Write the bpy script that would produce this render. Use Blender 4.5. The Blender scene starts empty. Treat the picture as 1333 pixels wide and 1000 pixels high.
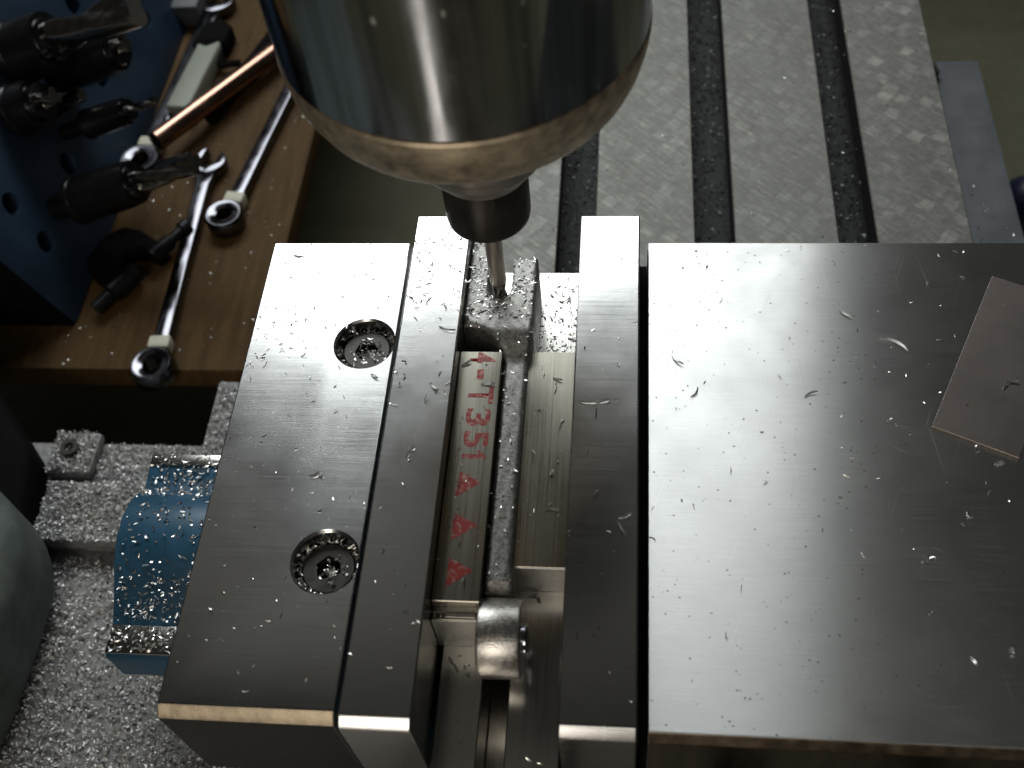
import bpy, bmesh, math, random
import numpy as np
from mathutils import Matrix, Vector
from mathutils.geometry import delaunay_2d_cdt

S = 0.001                      # everything below is written in millimetres
random.seed(7)
rng = np.random.default_rng(7)
sc = bpy.context.scene
col = sc.collection

# ------------------------------------------------------------------ camera
cx = Vector((0.99447134, 0.07013887, -0.07814914))
cy = -Vector((0.01334354, -0.82259181, -0.56847573))
cz = -Vector((-0.10415708, 0.56429004, -0.81897989))
cam_d = bpy.data.cameras.new('camera')
cam = bpy.data.objects.new('camera', cam_d)
col.objects.link(cam)
M = Matrix((cx, cy, cz)).transposed().to_4x4()
M.translation = Vector((-4.8997, -187.886, 208.7415)) * S
cam.matrix_world = M
cam_d.sensor_width = 36
cam_d.lens = 36 * 1420 / 1333
cam_d.clip_start = 0.01
cam_d.clip_end = 50
cam_d.dof.use_dof = True
cam_d.dof.focus_distance = 0.262
cam_d.dof.aperture_fstop = 20
sc.camera = cam

# ------------------------------------------------------------------ world and lamps
w = bpy.data.worlds.new('World')
sc.world = w
w.use_nodes = True
bg = w.node_tree.nodes['Background']
bg.inputs[0].default_value = (0.95, 0.95, 0.88, 1)
bg.inputs[1].default_value = 0.015


def area(name, loc, target, sx, sy, power, color, spread=180):
    d = bpy.data.lights.new(name, 'AREA')
    d.shape = 'RECTANGLE'
    d.size = sx * S
    d.size_y = sy * S
    d.energy = power
    d.color = color
    d.spread = math.radians(spread)
    o = bpy.data.objects.new(name, d)
    col.objects.link(o)
    o.location = Vector(loc) * S
    dv = (Vector(target) - Vector(loc)).normalized()
    o.rotation_euler = dv.to_track_quat('-Z', 'Y').to_euler()
    return o


# work lamp standing beyond the table; its mirror image is the bright band on the vise tops
area('work_lamp', (-145, 548, 488), (-12, 10, -10), 630, 265, 1.4, (0.96, 1.0, 1.0), 100)
# lamp near the operator, in front
area('front_lamp', (-150, -640, 350), (-20, -60, 20), 170, 240, 0.78, (1.0, 0.90, 0.78))
# unseen narrow light added low in front to draw the upright quill streak
area('streak_light', (-112, -400, -110), (-40, -60, 80), 36, 300, 0.05, (1.0, 0.90, 0.76))
# broad dim ceiling panel above the machine
area('ceiling_panel', (-420, 360, 1500), (-420, 360, 0), 1050, 420, 0.11, (1.0, 0.93, 0.78))
# dim ceiling tube far in front
area('ceiling_lamp', (250, -1500, 1700), (0, 0, 0), 1300, 300, 1.8, (1.0, 0.95, 0.86))

sc.view_settings.view_transform = 'Standard'
sc.view_settings.look = 'None'
sc.view_settings.exposure = 0.0
sc.view_settings.gamma = 1.0
sc.cycles.use_denoising = True
sc.cycles.max_bounces = 8
sc.cycles.sample_clamp_indirect = 4.0
sc.cycles.caustics_reflective = True

# ------------------------------------------------------------------ materials


class NT:
    def __init__(self, name):
        self.m = bpy.data.materials.new(name)
        self.m.use_nodes = True
        self.t = self.m.node_tree
        self.b = self.t.nodes['Principled BSDF']

    def n(self, kind, **kw):
        x = self.t.nodes.new(kind)
        for k, v in kw.items():
            setattr(x, k, v)
        return x

    def l(self, a, b):
        self.t.links.new(a, b)

    def coords(self, scale=(1, 1, 1), rot=(0, 0, 0)):
        tc = self.n('ShaderNodeTexCoord')
        mp = self.n('ShaderNodeMapping')
        mp.inputs['Scale'].default_value = [1000 * s for s in scale]
        mp.inputs['Rotation'].default_value = rot
        self.l(tc.outputs['Object'], mp.inputs[0])
        return mp.outputs[0]

    def noise(self, co, scale=1.0, detail=3.0, rough=0.55):
        x = self.n('ShaderNodeTexNoise')
        x.inputs['Scale'].default_value = scale
        x.inputs['Detail'].default_value = detail
        x.inputs['Roughness'].default_value = rough
        self.l(co, x.inputs['Vector'])
        return x.outputs[0]

    def ramp(self, src, p0, p1, v0=0.0, v1=1.0):
        x = self.n('ShaderNodeMapRange')
        x.inputs[1].default_value = p0
        x.inputs[2].default_value = p1
        x.inputs[3].default_value = v0
        x.inputs[4].default_value = v1
        self.l(src, x.inputs[0])
        return x.outputs[0]

    def math(self, op, a, b):
        x = self.n('ShaderNodeMath', operation=op)
        for i, v in enumerate((a, b)):
            if isinstance(v, (int, float)):
                x.inputs[i].default_value = v
            else:
                self.l(v, x.inputs[i])
        return x.outputs[0]

    def mix(self, fac, a, b, mode='MIX'):
        x = self.n('ShaderNodeMix', data_type='RGBA', blend_type=mode)
        for i, v in ((0, fac), (6, a), (7, b)):
            if isinstance(v, (int, float)):
                x.inputs[i].default_value = v
            elif isinstance(v, (tuple, list)):
                x.inputs[i].default_value = (*v[:3], 1)
            else:
                self.l(v, x.inputs[i])
        return x.outputs[2]

    def bump(self, h, strength=0.1, dist=0.1):
        x = self.n('ShaderNodeBump')
        x.inputs['Strength'].default_value = strength
        x.inputs['Distance'].default_value = dist * S
        self.l(h, x.inputs['Height'])
        self.l(x.outputs[0], self.b.inputs['Normal'])

    def set(self, **kw):
        for k, v in kw.items():
            i = self.b.inputs[k.replace('_', ' ')]
            if isinstance(v, tuple):
                i.default_value = (*v[:3], 1)
            elif isinstance(v, (int, float)):
                i.default_value = v
            else:
                self.l(v, i)
        return self


def m_ground_steel(name, base=(0.60, 0.60, 0.58), rough=0.2, aniso=0.0, rot=0.0, grain=(0.03, 3.0, 1.0), g_amt=0.10,
                   pits=0.0, bump=0.02, blotch=0.1, scratch=0.0):
    t = NT(name)
    g = t.noise(t.coords(grain), 1.0, 3, 0.7)
    bl = t.noise(t.coords((0.06, 0.06, 0.06)), 1.0, 4, 0.6)
    fine = t.noise(t.coords((1, 1, 1)), 1.6, 2)
    c = t.mix(t.ramp(g, 0.3, 0.7), tuple(b * (1 - 1.2 * g_amt) for b in base), tuple(min(1, b * (1 + g_amt)) for b in base))
    c = t.mix(t.ramp(bl, 0.35, 0.7, 0, blotch * 2), c, tuple(b * 0.55 for b in base))
    r = t.math('ADD', t.ramp(g, 0.25, 0.75, rough - 0.03, rough + 0.05), t.ramp(bl, 0.3, 0.7, -0.02, 0.04))
    if pits:
        v = t.n('ShaderNodeTexVoronoi', feature='F1')
        v.inputs['Scale'].default_value = 0.55
        v.inputs['Randomness'].default_value = 1.0
        t.l(t.coords((1, 1, 1)), v.inputs['Vector'])
        sel = t.ramp(t.noise(t.coords((0.4, 0.4, 0.4)), 1.0, 2), 0.46, 0.58)
        p = t.math('MULTIPLY', t.ramp(v.outputs['Distance'], 0.07, 0.18, 1, 0), sel)
        c = t.mix(t.math('MULTIPLY', p, pits), c, (0.10, 0.09, 0.075))
        r = t.math('ADD', r, t.math('MULTIPLY', p, 0.25 * pits))
    if scratch:
        for ang, sca in ((82, (0.035, 3.2, 1)), (-70, (0.05, 2.6, 1)), (35, (0.06, 2.2, 1))):
            tc = t.coords((1, 1, 1), (0, 0, math.radians(ang)))
            mp = t.n('ShaderNodeMapping')
            mp.inputs['Scale'].default_value = sca
            t.l(tc, mp.inputs[0])
            ln = t.ramp(t.noise(mp.outputs[0], 1.0, 1, 0.4), 0.735, 0.78)
            c = t.mix(t.math('MULTIPLY', ln, scratch), c, (0.9, 0.9, 0.88))
            r = t.math('ADD', r, t.math('MULTIPLY', ln, 0.12 * scratch))
    t.set(Base_Color=c, Roughness=r, Metallic=1.0)
    if aniso:
        t.set(Anisotropic=aniso, Anisotropic_Rotation=rot)
        tn = t.n('ShaderNodeTangent', direction_type='UV_MAP', uv_map='UVMap')
        t.l(tn.outputs[0], t.b.inputs['Tangent'])
    t.bump(t.math('ADD', g, t.math('MULTIPLY', fine, 0.2)), bump * 7, 0.02)
    return t.m


def m_simple(name, color, rough=0.5, metal=0.0, var=0.25, scale=0.1, bump=0.0, bscale=0.6, spec=0.5):
    t = NT(name)
    nz = t.noise(t.coords((scale,) * 3), 1.0, 5, 0.6)
    c = t.mix(t.ramp(nz, 0.3, 0.7), tuple(x * (1 - var) for x in color), tuple(min(1, x * (1 + var)) for x in color))
    t.set(Base_Color=c, Roughness=t.ramp(nz, 0.3, 0.7, max(0.02, rough - 0.06), min(1, rough + 0.06)), Metallic=metal)
    t.b.inputs['Specular IOR Level'].default_value = spec
    if bump:
        t.bump(t.noise(t.coords((bscale,) * 3), 1.0, 4), bump, 0.2)
    return t.m


MAT = {}
MAT['plate'] = m_ground_steel('ground_plate_steel', (0.80, 0.81, 0.80), 0.32, aniso=0.96, rot=0.25,
                              grain=(0.08, 5.0, 1.0), g_amt=0.07, pits=0.8, bump=0.012, blotch=0.10, scratch=0.8)
MAT['block'] = m_ground_steel('ground_block_steel', (0.58, 0.585, 0.58), 0.205, grain=(0.04, 6.0, 1.0), g_amt=0.05, pits=0.4, bump=0.003, scratch=0.08)
MAT['jaw'] = m_ground_steel('ground_jaw_steel', (0.62, 0.625, 0.62), 0.215, grain=(0.04, 7.0, 1.0), g_amt=0.05, pits=0.2, bump=0.003, scratch=0.06)
MAT['bed'] = m_ground_steel('ground_bed_steel', (0.56, 0.55, 0.52), 0.2, grain=(5.0, 0.05, 1.0), g_amt=0.1, pits=0.25)
MAT['alu'] = m_ground_steel('mill_finish_aluminium', (0.30, 0.288, 0.245), 0.27, grain=(2.0, 0.02, 1.0), g_amt=0.14, bump=0.03, blotch=0.2)
MAT['cutend'] = m_ground_steel('sawn_aluminium', (0.85, 0.83, 0.78), 0.45, grain=(0.5, 0.5, 2.5), g_amt=0.15, bump=0.06)


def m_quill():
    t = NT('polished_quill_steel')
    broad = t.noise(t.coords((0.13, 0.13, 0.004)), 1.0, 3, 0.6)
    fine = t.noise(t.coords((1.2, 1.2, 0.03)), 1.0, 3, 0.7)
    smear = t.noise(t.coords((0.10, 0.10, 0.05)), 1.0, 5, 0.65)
    c = t.mix(t.ramp(broad, 0.36, 0.64), (0.17, 0.18, 0.20), (0.72, 0.77, 0.88))  # reflected streaks painted in as upright dark and light bands
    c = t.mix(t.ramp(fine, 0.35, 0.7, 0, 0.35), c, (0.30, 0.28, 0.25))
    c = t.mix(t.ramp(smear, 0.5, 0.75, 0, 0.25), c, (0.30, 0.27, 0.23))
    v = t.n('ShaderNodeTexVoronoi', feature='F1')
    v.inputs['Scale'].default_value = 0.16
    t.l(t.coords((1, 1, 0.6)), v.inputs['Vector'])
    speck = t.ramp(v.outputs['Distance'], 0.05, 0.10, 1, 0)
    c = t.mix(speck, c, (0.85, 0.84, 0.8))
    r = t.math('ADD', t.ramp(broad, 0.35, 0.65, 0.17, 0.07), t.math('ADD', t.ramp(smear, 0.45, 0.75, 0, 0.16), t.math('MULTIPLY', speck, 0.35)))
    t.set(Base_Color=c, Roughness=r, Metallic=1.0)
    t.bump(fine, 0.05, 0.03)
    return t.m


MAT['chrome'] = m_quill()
MAT['ring'] = m_simple('tarnished_steel', (0.56, 0.47, 0.34), 0.47, 0.8, 0.4, 0.30, 0.25, 1.0)
MAT['collar'] = m_ground_steel('turned_collar_steel', (0.74, 0.69, 0.62), 0.36, grain=(0.05, 0.05, 3.0), g_amt=0.15)
MAT['black_steel'] = m_simple('blackened_steel', (0.055, 0.05, 0.045), 0.38, 0.6, 0.2, 0.2)
MAT['carbide'] = m_ground_steel('carbide_shank', (0.88, 0.78, 0.67), 0.34, grain=(1, 1, 0.05), g_amt=0.1)
MAT['casting'] = m_simple('bead_blasted_casting', (0.30, 0.295, 0.28), 0.50, 0.9, 0.45, 1.3, 0.35, 2.6)
MAT['scale'] = m_simple('black_mill_scale', (0.05, 0.046, 0.042), 0.4, 0.7, 0.3, 0.12)
MAT['brown'] = m_ground_steel('browned_steel', (0.34, 0.29, 0.24), 0.27, grain=(0.12, 1, 0.005), g_amt=0.3, blotch=0.2, bump=0.003)
MAT['rust'] = m_simple('rust_stained_steel', (0.24, 0.19, 0.14), 0.42, 0.9, 0.45, 0.25, 0.1, 0.8)
MAT['eye'] = m_simple('tumbled_casting', (0.72, 0.70, 0.66), 0.34, 1.0, 0.25, 1.3, 0.35, 2.4)
MAT['screw'] = m_simple('black_oxide_screw', (0.05, 0.047, 0.043), 0.45, 0.5, 0.4, 0.4)
MAT['sheet'] = m_ground_steel('rolled_sheet_steel', (0.20, 0.172, 0.158), 0.4, grain=(2.5, 2.5, 1), g_amt=0.015, blotch=0.02, bump=0.003)
MAT['chip'] = m_simple('aluminium_chip', (0.74, 0.74, 0.72), 0.36, 1.0, 0.08, 0.3)
MAT['dull_chip'] = m_simple('oily_dull_chip', (0.66, 0.66, 0.65), 0.58, 0.9, 0.25, 0.25)
MAT['dark_chip'] = m_simple('shaded_slot_chip', (0.10, 0.105, 0.10), 0.42, 0.9, 0.6, 0.25)  # darkened chip copy, carries the shade inside the table slots
MAT['wood'] = None
MAT['blue'] = m_simple('blue_enamel', (0.028, 0.098, 0.17), 0.4, 0, 0.2, 0.08, 0.15, 0.3)
MAT['rack_blue'] = m_simple('dark_blue_paint', (0.019, 0.041, 0.074), 0.5, 0, 0.2, 0.05, 0.1, 0.2)
MAT['black'] = m_simple('black_rubber', (0.007, 0.007, 0.007), 0.85, 0, 0.3, 0.2, spec=0.06)
MAT['holder'] = m_simple('black_tool_holder', (0.012, 0.012, 0.013), 0.3, 0.3, 0.2, 0.2)
MAT['cutter'] = m_simple('cutter_steel', (0.42, 0.39, 0.35), 0.18, 1.0, 0.2, 0.3)
MAT['wrench'] = m_simple('chrome_vanadium', (0.13, 0.13, 0.145), 0.15, 1.0, 0.2, 0.15)
MAT['tape'] = m_simple('cream_tape', (0.66, 0.64, 0.52), 0.6, 0, 0.1, 0.3)
MAT['copper'] = m_simple('copper_rod', (0.40, 0.235, 0.175), 0.22, 1.0, 0.12, 0.1)
MAT['nylon'] = m_simple('white_nylon', (0.30, 0.325, 0.275), 0.5, 0, 0.12, 0.1)
MAT['teal'] = m_simple('grey_green_paint', (0.11, 0.13, 0.12), 0.65, 0, 0.3, 0.12, 0.5, 0.35, spec=0.25)
MAT['navy'] = m_simple('navy_plastic', (0.012, 0.016, 0.04), 0.4, 0, 0.1, 0.1)
MAT['red'] = None
MAT['saddle'] = m_simple('oily_cast_iron', (0.26, 0.26, 0.255), 0.6, 0.3, 0.4, 0.35, 0.3, 0.8)
MAT['rail'] = m_simple('grey_painted_rail', (0.13, 0.14, 0.15), 0.5, 0.1, 0.2, 0.08, spec=0.3)
MAT['slot'] = m_simple('shaded_slot_iron', (0.022, 0.024, 0.022), 0.6, 0.2, 0.4, 0.5, 0.4, 0.7, spec=0.3)  # table iron darkened, shade of the slot recesses put into the colour


def m_table():
    t = NT('scraped_table_iron')
    # flaked scraping: two families of rotated cells
    co = t.coords((1, 1, 1), (0, 0, math.radians(38)))
    b1 = t.n('ShaderNodeTexVoronoi', feature='F1', distance='CHEBYCHEV')
    b1.inputs['Scale'].default_value = 0.155
    b1.inputs['Randomness'].default_value = 0.55
    wob = t.n('ShaderNodeVectorMath', operation='ADD')
    nz = t.n('ShaderNodeTexNoise')
    nz.inputs['Scale'].default_value = 0.35
    nz.inputs['Detail'].default_value = 3
    t.l(co, nz.inputs['Vector'])
    sc_ = t.n('ShaderNodeVectorMath', operation='SCALE')
    sc_.inputs['Scale'].default_value = 2.2
    t.l(nz.outputs['Color'], sc_.inputs[0])
    t.l(co, wob.inputs[0])
    t.l(sc_.outputs[0], wob.inputs[1])
    t.l(wob.outputs[0], b1.inputs['Vector'])
    cell = t.ramp(b1.outputs['Distance'], 0.30, 0.42, 1, 0)
    rnd = t.n('ShaderNodeSeparateColor')
    t.l(b1.outputs['Color'], rnd.inputs[0])
    cell = t.math('MULTIPLY', cell, t.ramp(rnd.outputs[0], 0.2, 0.7))
    # stronger on the strip along the far right edge
    sx = t.n('ShaderNodeSeparateXYZ')
    t.l(t.coords((1, 1, 1)), sx.inputs[0])
    side = t.math('MULTIPLY', t.ramp(sx.outputs[0], 64, 88, 0.05, 0.5), t.ramp(t.noise(t.coords((0.12, 0.12, 0.12)), 1.0, 3), 0.38, 0.66))
    big = t.noise(t.coords((0.05,) * 3), 1.0, 4)
    mot = t.noise(t.coords((0.5, 0.5, 0.5)), 1.0, 5, 0.65)
    c = t.mix(t.ramp(mot, 0.3, 0.7), (0.11, 0.11, 0.10), (0.20, 0.20, 0.187))
    c = t.mix(t.ramp(big, 0.35, 0.65, 0, 0.35), c, (0.10, 0.098, 0.085))
    c = t.mix(t.math('MULTIPLY', cell, side), c, (0.42, 0.41, 0.37))
    for ang in (42, -48):
        tc = t.coords((1, 1, 1), (0, 0, math.radians(ang)))
        mp = t.n('ShaderNodeMapping')
        mp.inputs['Scale'].default_value = (0.16, 0.9, 1)
        t.l(tc, mp.inputs[0])
        st = t.ramp(t.noise(mp.outputs[0], 1.0, 3, 0.6), 0.5, 0.72, 0, 0.4)
        c = t.mix(st, c, (0.36, 0.35, 0.31) if ang > 0 else (0.09, 0.088, 0.075))
    r = t.math('SUBTRACT', t.ramp(mot, 0.3, 0.7, 0.5, 0.66), t.math('MULTIPLY', cell, 0.05))
    t.set(Base_Color=c, Roughness=r, Metallic=0.6)
    t.bump(t.math('ADD', mot, t.math('MULTIPLY', cell, 0.5)), 0.35, 0.12)
    return t.m


def m_wood():
    t = NT('birch_plywood')
    g = t.noise(t.coords((0.35, 0.03, 0.3)), 1.0, 6, 0.6)
    s = t.noise(t.coords((0.10, 0.10, 0.1)), 1.0, 5, 0.65)
    c = t.mix(t.ramp(g, 0.3, 0.7), (0.068, 0.036, 0.012), (0.125, 0.074, 0.027))
    c = t.mix(t.ramp(s, 0.45, 0.75, 0, 0.6), c, (0.06, 0.035, 0.016))
    t.set(Base_Color=c, Roughness=0.7)
    t.b.inputs['Specular IOR Level'].default_value = 0.2
    t.bump(g, 0.15, 0.2)
    return t.m


def m_floor():
    t = NT('olive_painted_floor')
    g = t.noise(t.coords((0.012, 0.03, 0.02)), 1.0, 6, 0.6)
    s = t.noise(t.coords((0.15, 0.15, 0.15)), 1.0, 4, 0.6)
    c = t.mix(t.ramp(g, 0.3, 0.7), (0.165, 0.16, 0.098), (0.22, 0.215, 0.14))
    c = t.mix(t.ramp(s, 0.4, 0.8, 0, 0.4), c, (0.10, 0.095, 0.06))
    t.set(Base_Color=c, Roughness=0.6)
    return t.m


def m_red():
    t = NT('faded_red_stamp_ink')
    n1 = t.noise(t.coords((0.9, 0.9, 0.9)), 1.0, 5, 0.7)
    f = t.ramp(n1, 0.35, 0.50, 0.1, 1.0)
    c = t.mix(f, (0.36, 0.29, 0.24), (0.32, 0.024, 0.017))
    t.set(Base_Color=c, Roughness=0.45, Metallic=t.ramp(n1, 0.34, 0.50, 0.95, 0.0))
    return t.m


MAT['table'] = m_table()
MAT['wood'] = m_wood()
MAT['floor'] = m_floor()
MAT['red'] = m_red()

# ------------------------------------------------------------------ mesh helpers


def add_uv(me):
    if not me.uv_layers:
        me.uv_layers.new(name='UVMap')
    n = len(me.loops)
    vi = np.empty(n, dtype=np.int32)
    me.loops.foreach_get('vertex_index', vi)
    co = np.empty(len(me.vertices) * 3, dtype=np.float32)
    me.vertices.foreach_get('co', co)
    co = co.reshape(-1, 3)
    uv = (co[vi][:, [0, 1]] + co[vi][:, [2, 2]] * 0.37) * 10
    me.uv_layers[0].data.foreach_set('uv', uv.astype(np.float32).ravel())


def link(name, me, mat, parent=None, smooth=None, local=False):
    o = bpy.data.objects.new(name, me)
    col.objects.link(o)
    if mat is not None and not me.materials:
        me.materials.append(mat)
    if smooth is not None:
        me.polygons.foreach_set('use_smooth', np.ones(len(me.polygons), dtype=bool))
        me.set_sharp_from_angle(angle=math.radians(smooth))
    add_uv(me)
    if parent is not None:
        o.parent = parent
        if not local:
            o.matrix_parent_inverse = parent.matrix_basis.inverted()
            if parent.parent is not None:
                pw = parent.parent.matrix_basis @ parent.matrix_parent_inverse @ parent.matrix_basis
                o.matrix_parent_inverse = pw.inverted()
    return o


def to_mesh(bm, name):
    bmesh.ops.recalc_face_normals(bm, faces=bm.faces)
    me = bpy.data.meshes.new(name)
    bm.to_mesh(me)
    bm.free()
    return me


def bm_box(x0, x1, y0, y1, z0, z1, bm=None):
    bm = bm or bmesh.new()
    v = [bm.verts.new((x * S, y * S, z * S)) for x in (x0, x1) for y in (y0, y1) for z in (z0, z1)]
    for f in ((0, 1, 3, 2), (4, 6, 7, 5), (0, 4, 5, 1), (2, 3, 7, 6), (0, 2, 6, 4), (1, 5, 7, 3)):
        bm.faces.new([v[i] for i in f])
    return bm


def bm_prism(pts, a0, a1, axis='x', bm=None):
    """closed outline extruded along an axis; pts are the two other coordinates in order"""
    bm = bm or bmesh.new()

    def P(p, a):
        q = {'x': (a, p[0], p[1]), 'y': (p[0], a, p[1]), 'z': (p[0], p[1], a)}[axis]
        return Vector(q) * S
    A = [bm.verts.new(P(p, a0)) for p in pts]
    B = [bm.verts.new(P(p, a1)) for p in pts]
    n = len(pts)
    for i in range(n):
        bm.faces.new((A[i], A[(i + 1) % n], B[(i + 1) % n], B[i]))
    bm.faces.new(A[::-1])
    bm.faces.new(B)
    return bm


def bm_lathe(prof, seg=64, bm=None, cap=True):
    """profile of (r, z) about the local z axis"""
    bm = bm or bmesh.new()
    rings = []
    for r, z in prof:
        if r < 1e-6:
            rings.append([bm.verts.new((0, 0, z * S))])
        else:
            rings.append([bm.verts.new((r * math.cos(2 * math.pi * k / seg) * S, r * math.sin(2 * math.pi * k / seg) * S, z * S)) for k in range(seg)])
    for a, b in zip(rings, rings[1:]):
        for k in range(seg):
            k2 = (k + 1) % seg
            if len(a) == 1 and len(b) == 1:
                continue
            if len(a) == 1:
                bm.faces.new((a[0], b[k], b[k2]))
            elif len(b) == 1:
                bm.faces.new((a[k], b[0], a[k2]))
            else:
                bm.faces.new((a[k], b[k], b[k2], a[k2]))
    if cap:
        for rg in (rings[0], rings[-1]):
            if len(rg) > 1:
                bm.faces.new(rg)
    return bm


def bevel(bm, width, seg=2, ang=30):
    bmesh.ops.recalc_face_normals(bm, faces=bm.faces)
    ed = [e for e in bm.edges if len(e.link_faces) == 2 and e.calc_face_angle(0) > math.radians(ang)]
    bmesh.ops.bevel(bm, geom=ed, offset=width * S, offset_type='OFFSET', segments=seg, profile=0.5, affect='EDGES', clamp_overlap=True)
    return bm


def move(bm, loc=(0, 0, 0), rot=None):
    m = Matrix.Translation(Vector(loc) * S)
    if rot is not None:
        m = m @ rot
    bmesh.ops.transform(bm, matrix=m, verts=bm.verts)
    return bm


def cut(me, cutters, name):
    """boolean difference, baked"""
    o = bpy.data.objects.new('tmp', me)
    col.objects.link(o)
    tmp = []
    for c in cutters:
        cm = to_mesh(c, 'cut')
        co = bpy.data.objects.new('cut', cm)
        col.objects.link(co)
        md = o.modifiers.new('b', 'BOOLEAN')
        md.operation = 'DIFFERENCE'
        md.object = co
        md.solver = 'EXACT'
        tmp.append(co)
    dg = bpy.context.evaluated_depsgraph_get()
    out = bpy.data.meshes.new_from_object(o.evaluated_get(dg))
    out.name = name
    for x in tmp + [o]:
        bpy.data.objects.remove(x)
    return out


def tag(o, label=None, cat=None, group=None, kind=None):
    if label:
        o['label'] = label
    if cat:
        o['category'] = cat
    if group:
        o['group'] = group
    if kind:
        o['kind'] = kind
    return o


def empty(name, loc, rot=None):
    e = bpy.data.objects.new(name, None)
    col.objects.link(e)
    e.empty_display_size = 0.01
    m = Matrix.Translation(Vector(loc) * S)
    if rot is not None:
        m = m @ rot
    e.matrix_basis = m
    return e


def frame(z, x=None):
    """rotation whose local z points along z"""
    z = Vector(z).normalized()
    x = Vector(x) if x is not None else (Vector((0, 0, 1)) if abs(z.z) < 0.9 else Vector((0, 1, 0)))
    x = (x - z * x.dot(z)).normalized()
    y = z.cross(x)
    return Matrix((x, y, z)).transposed().to_4x4()


# ------------------------------------------------------------------ setting: floor
bm = bmesh.new()
vs = [bm.verts.new(Vector(p) * S) for p in ((-3000, -2500, -260), (3000, -2500, -260), (3000, 4000, -260), (-3000, 4000, -260))]
bm.faces.new(vs)
tag(link('floor', to_mesh(bm, 'floor'), MAT['floor']), kind='structure')

# wooden shelf behind on the left
sh = empty('wooden_shelf', (-280, 200, -124))
tag(sh, 'brown wooden shelf board carrying the wrenches and tool rack', 'shelf')
bm = bevel(bm_box(-430, -141, 36, 430, -121, -110), 0.8, 2)
link('board', to_mesh(bm, 'board'), MAT['wood'], sh, 40)

# ------------------------------------------------------------------ mill table
tb = empty('mill_table', (23, 100, -120))
tag(tb, 'grey scraped machine table with three dark slots behind the vise', 'machine table')
zt = -65.0
slots = ((-28.6, -16.0), (17.2, 30.2), (63.8, 76.0))
pts = [(-59, -115), (-59, zt)]
for a, b in slots:
    pts += [(a, zt), (a, zt - 11), (a - 5, zt - 11), (a - 5, zt - 19), (b + 5, zt - 19), (b + 5, zt - 11), (b, zt - 11), (b, zt)]
pts += [(106, zt), (106, -115)]
bm = bm_prism(pts, -190, 420, 'y')
bevel(bm, 0.35, 1)
tt = link('table_top', to_mesh(bm, 'table_top'), MAT['table'], tb)
tt.data.materials.append(MAT['slot'])
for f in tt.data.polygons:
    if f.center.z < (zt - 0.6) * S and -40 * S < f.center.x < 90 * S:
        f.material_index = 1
bm = bevel(bm_box(107, 131.5, -150, 172.5, -112, -85), 1.0, 2)
link('side_rail', to_mesh(bm, 'side_rail'), MAT['rail'], tb, 40)
bm = bm_lathe([(0, 0), (3.4, 0), (3.4, 3), (1.6, 3.2), (1.6, 6), (0, 6)], 6)
move(bm, (111.4, 163, -84.9))
link('stud_nut', to_mesh(bm, 'stud_nut'), MAT['screw'], tb)

# ------------------------------------------------------------------ machine saddle on the lower left
sd = empty('machine_saddle', (-150, -90, -130))
tag(sd, 'grey cast machine saddle buried in metal chips at lower left', 'machine base')
out = [(-62, 21), (-146.4, 21), (-146.4, -5.3), (-200, -5.3), (-260, -5.3), (-260, -230), (-62, -230)]
bm = bevel(bm_prism(out, -125, -95, 'z'), 0.8, 2)
link('casting', to_mesh(bm, 'casting'), MAT['saddle'], sd, 40)
bm = bevel(bm_box(-191, -150, -46, -24, -94.8, -88), 1.5, 2)
link('way_strip', to_mesh(bm, 'way_strip'), MAT['saddle'], sd, 40)
bm = bevel(bm_box(-196, -180, -20, -3.5, -94.8, -90.5), 1.5, 2)
wb = link('wiper_block', to_mesh(bm, 'wiper_block'), MAT['saddle'], sd, 40)
me_s = to_mesh(move(bm_lathe([(0, 1.2), (1.4, 1.2), (1.6, 2.4), (3.0, 2.4), (3.0, 0), (0, 0)], 20), (-188.6, -11, -90.5)), 'screw')
link('screw', me_s, MAT['screw'], wb, 40)

# black rubber cover and grey-green casting at the left edge
bm = bm_prism([(-300, 60), (-238, 28), (-221, 11), (-195, -18), (-193, -30), (-187.5, -52), (-208, -58), (-300, -55)], -94.6, -78, 'z')
bevel(bm, 3, 3)
rc = link('rubber_cover', to_mesh(bm, 'rubber_cover'), MAT['black'], None, 40)
tag(rc, 'black rubber way cover beside the chip covered saddle', 'cover')
prof = []
hx = empty('grey_green_casting', (-200, -110, -95))
tag(hx, 'grey green painted rounded casting at the lower left edge', 'casting')
outl = [(-310, -20), (-224, -18), (-202, -32), (-188, -43), (-179, -53), (-176.5, -64), (-176, -84), (-177, -104), (-182, -130), (-196, -180), (-310, -210)]
bm = bm_prism(outl, -94.6, -58, 'z')
bevel(bm, 9, 5, 20)
link('body', to_mesh(bm, 'body'), MAT['teal'], hx, 50)

# ------------------------------------------------------------------ vise
vz = empty('milling_vise', (-20, -62, -65))
tag(vz, 'large ground steel milling vise with blue base holding the workpiece', 'vise')


def front_profile(y0, y1, z0, z1, ch, chz=None):
    return [(y1, z0), (y1, z1), (y0 + ch, z1), (y0, z1 - (chz or ch)), (y0, z0)]


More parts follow.
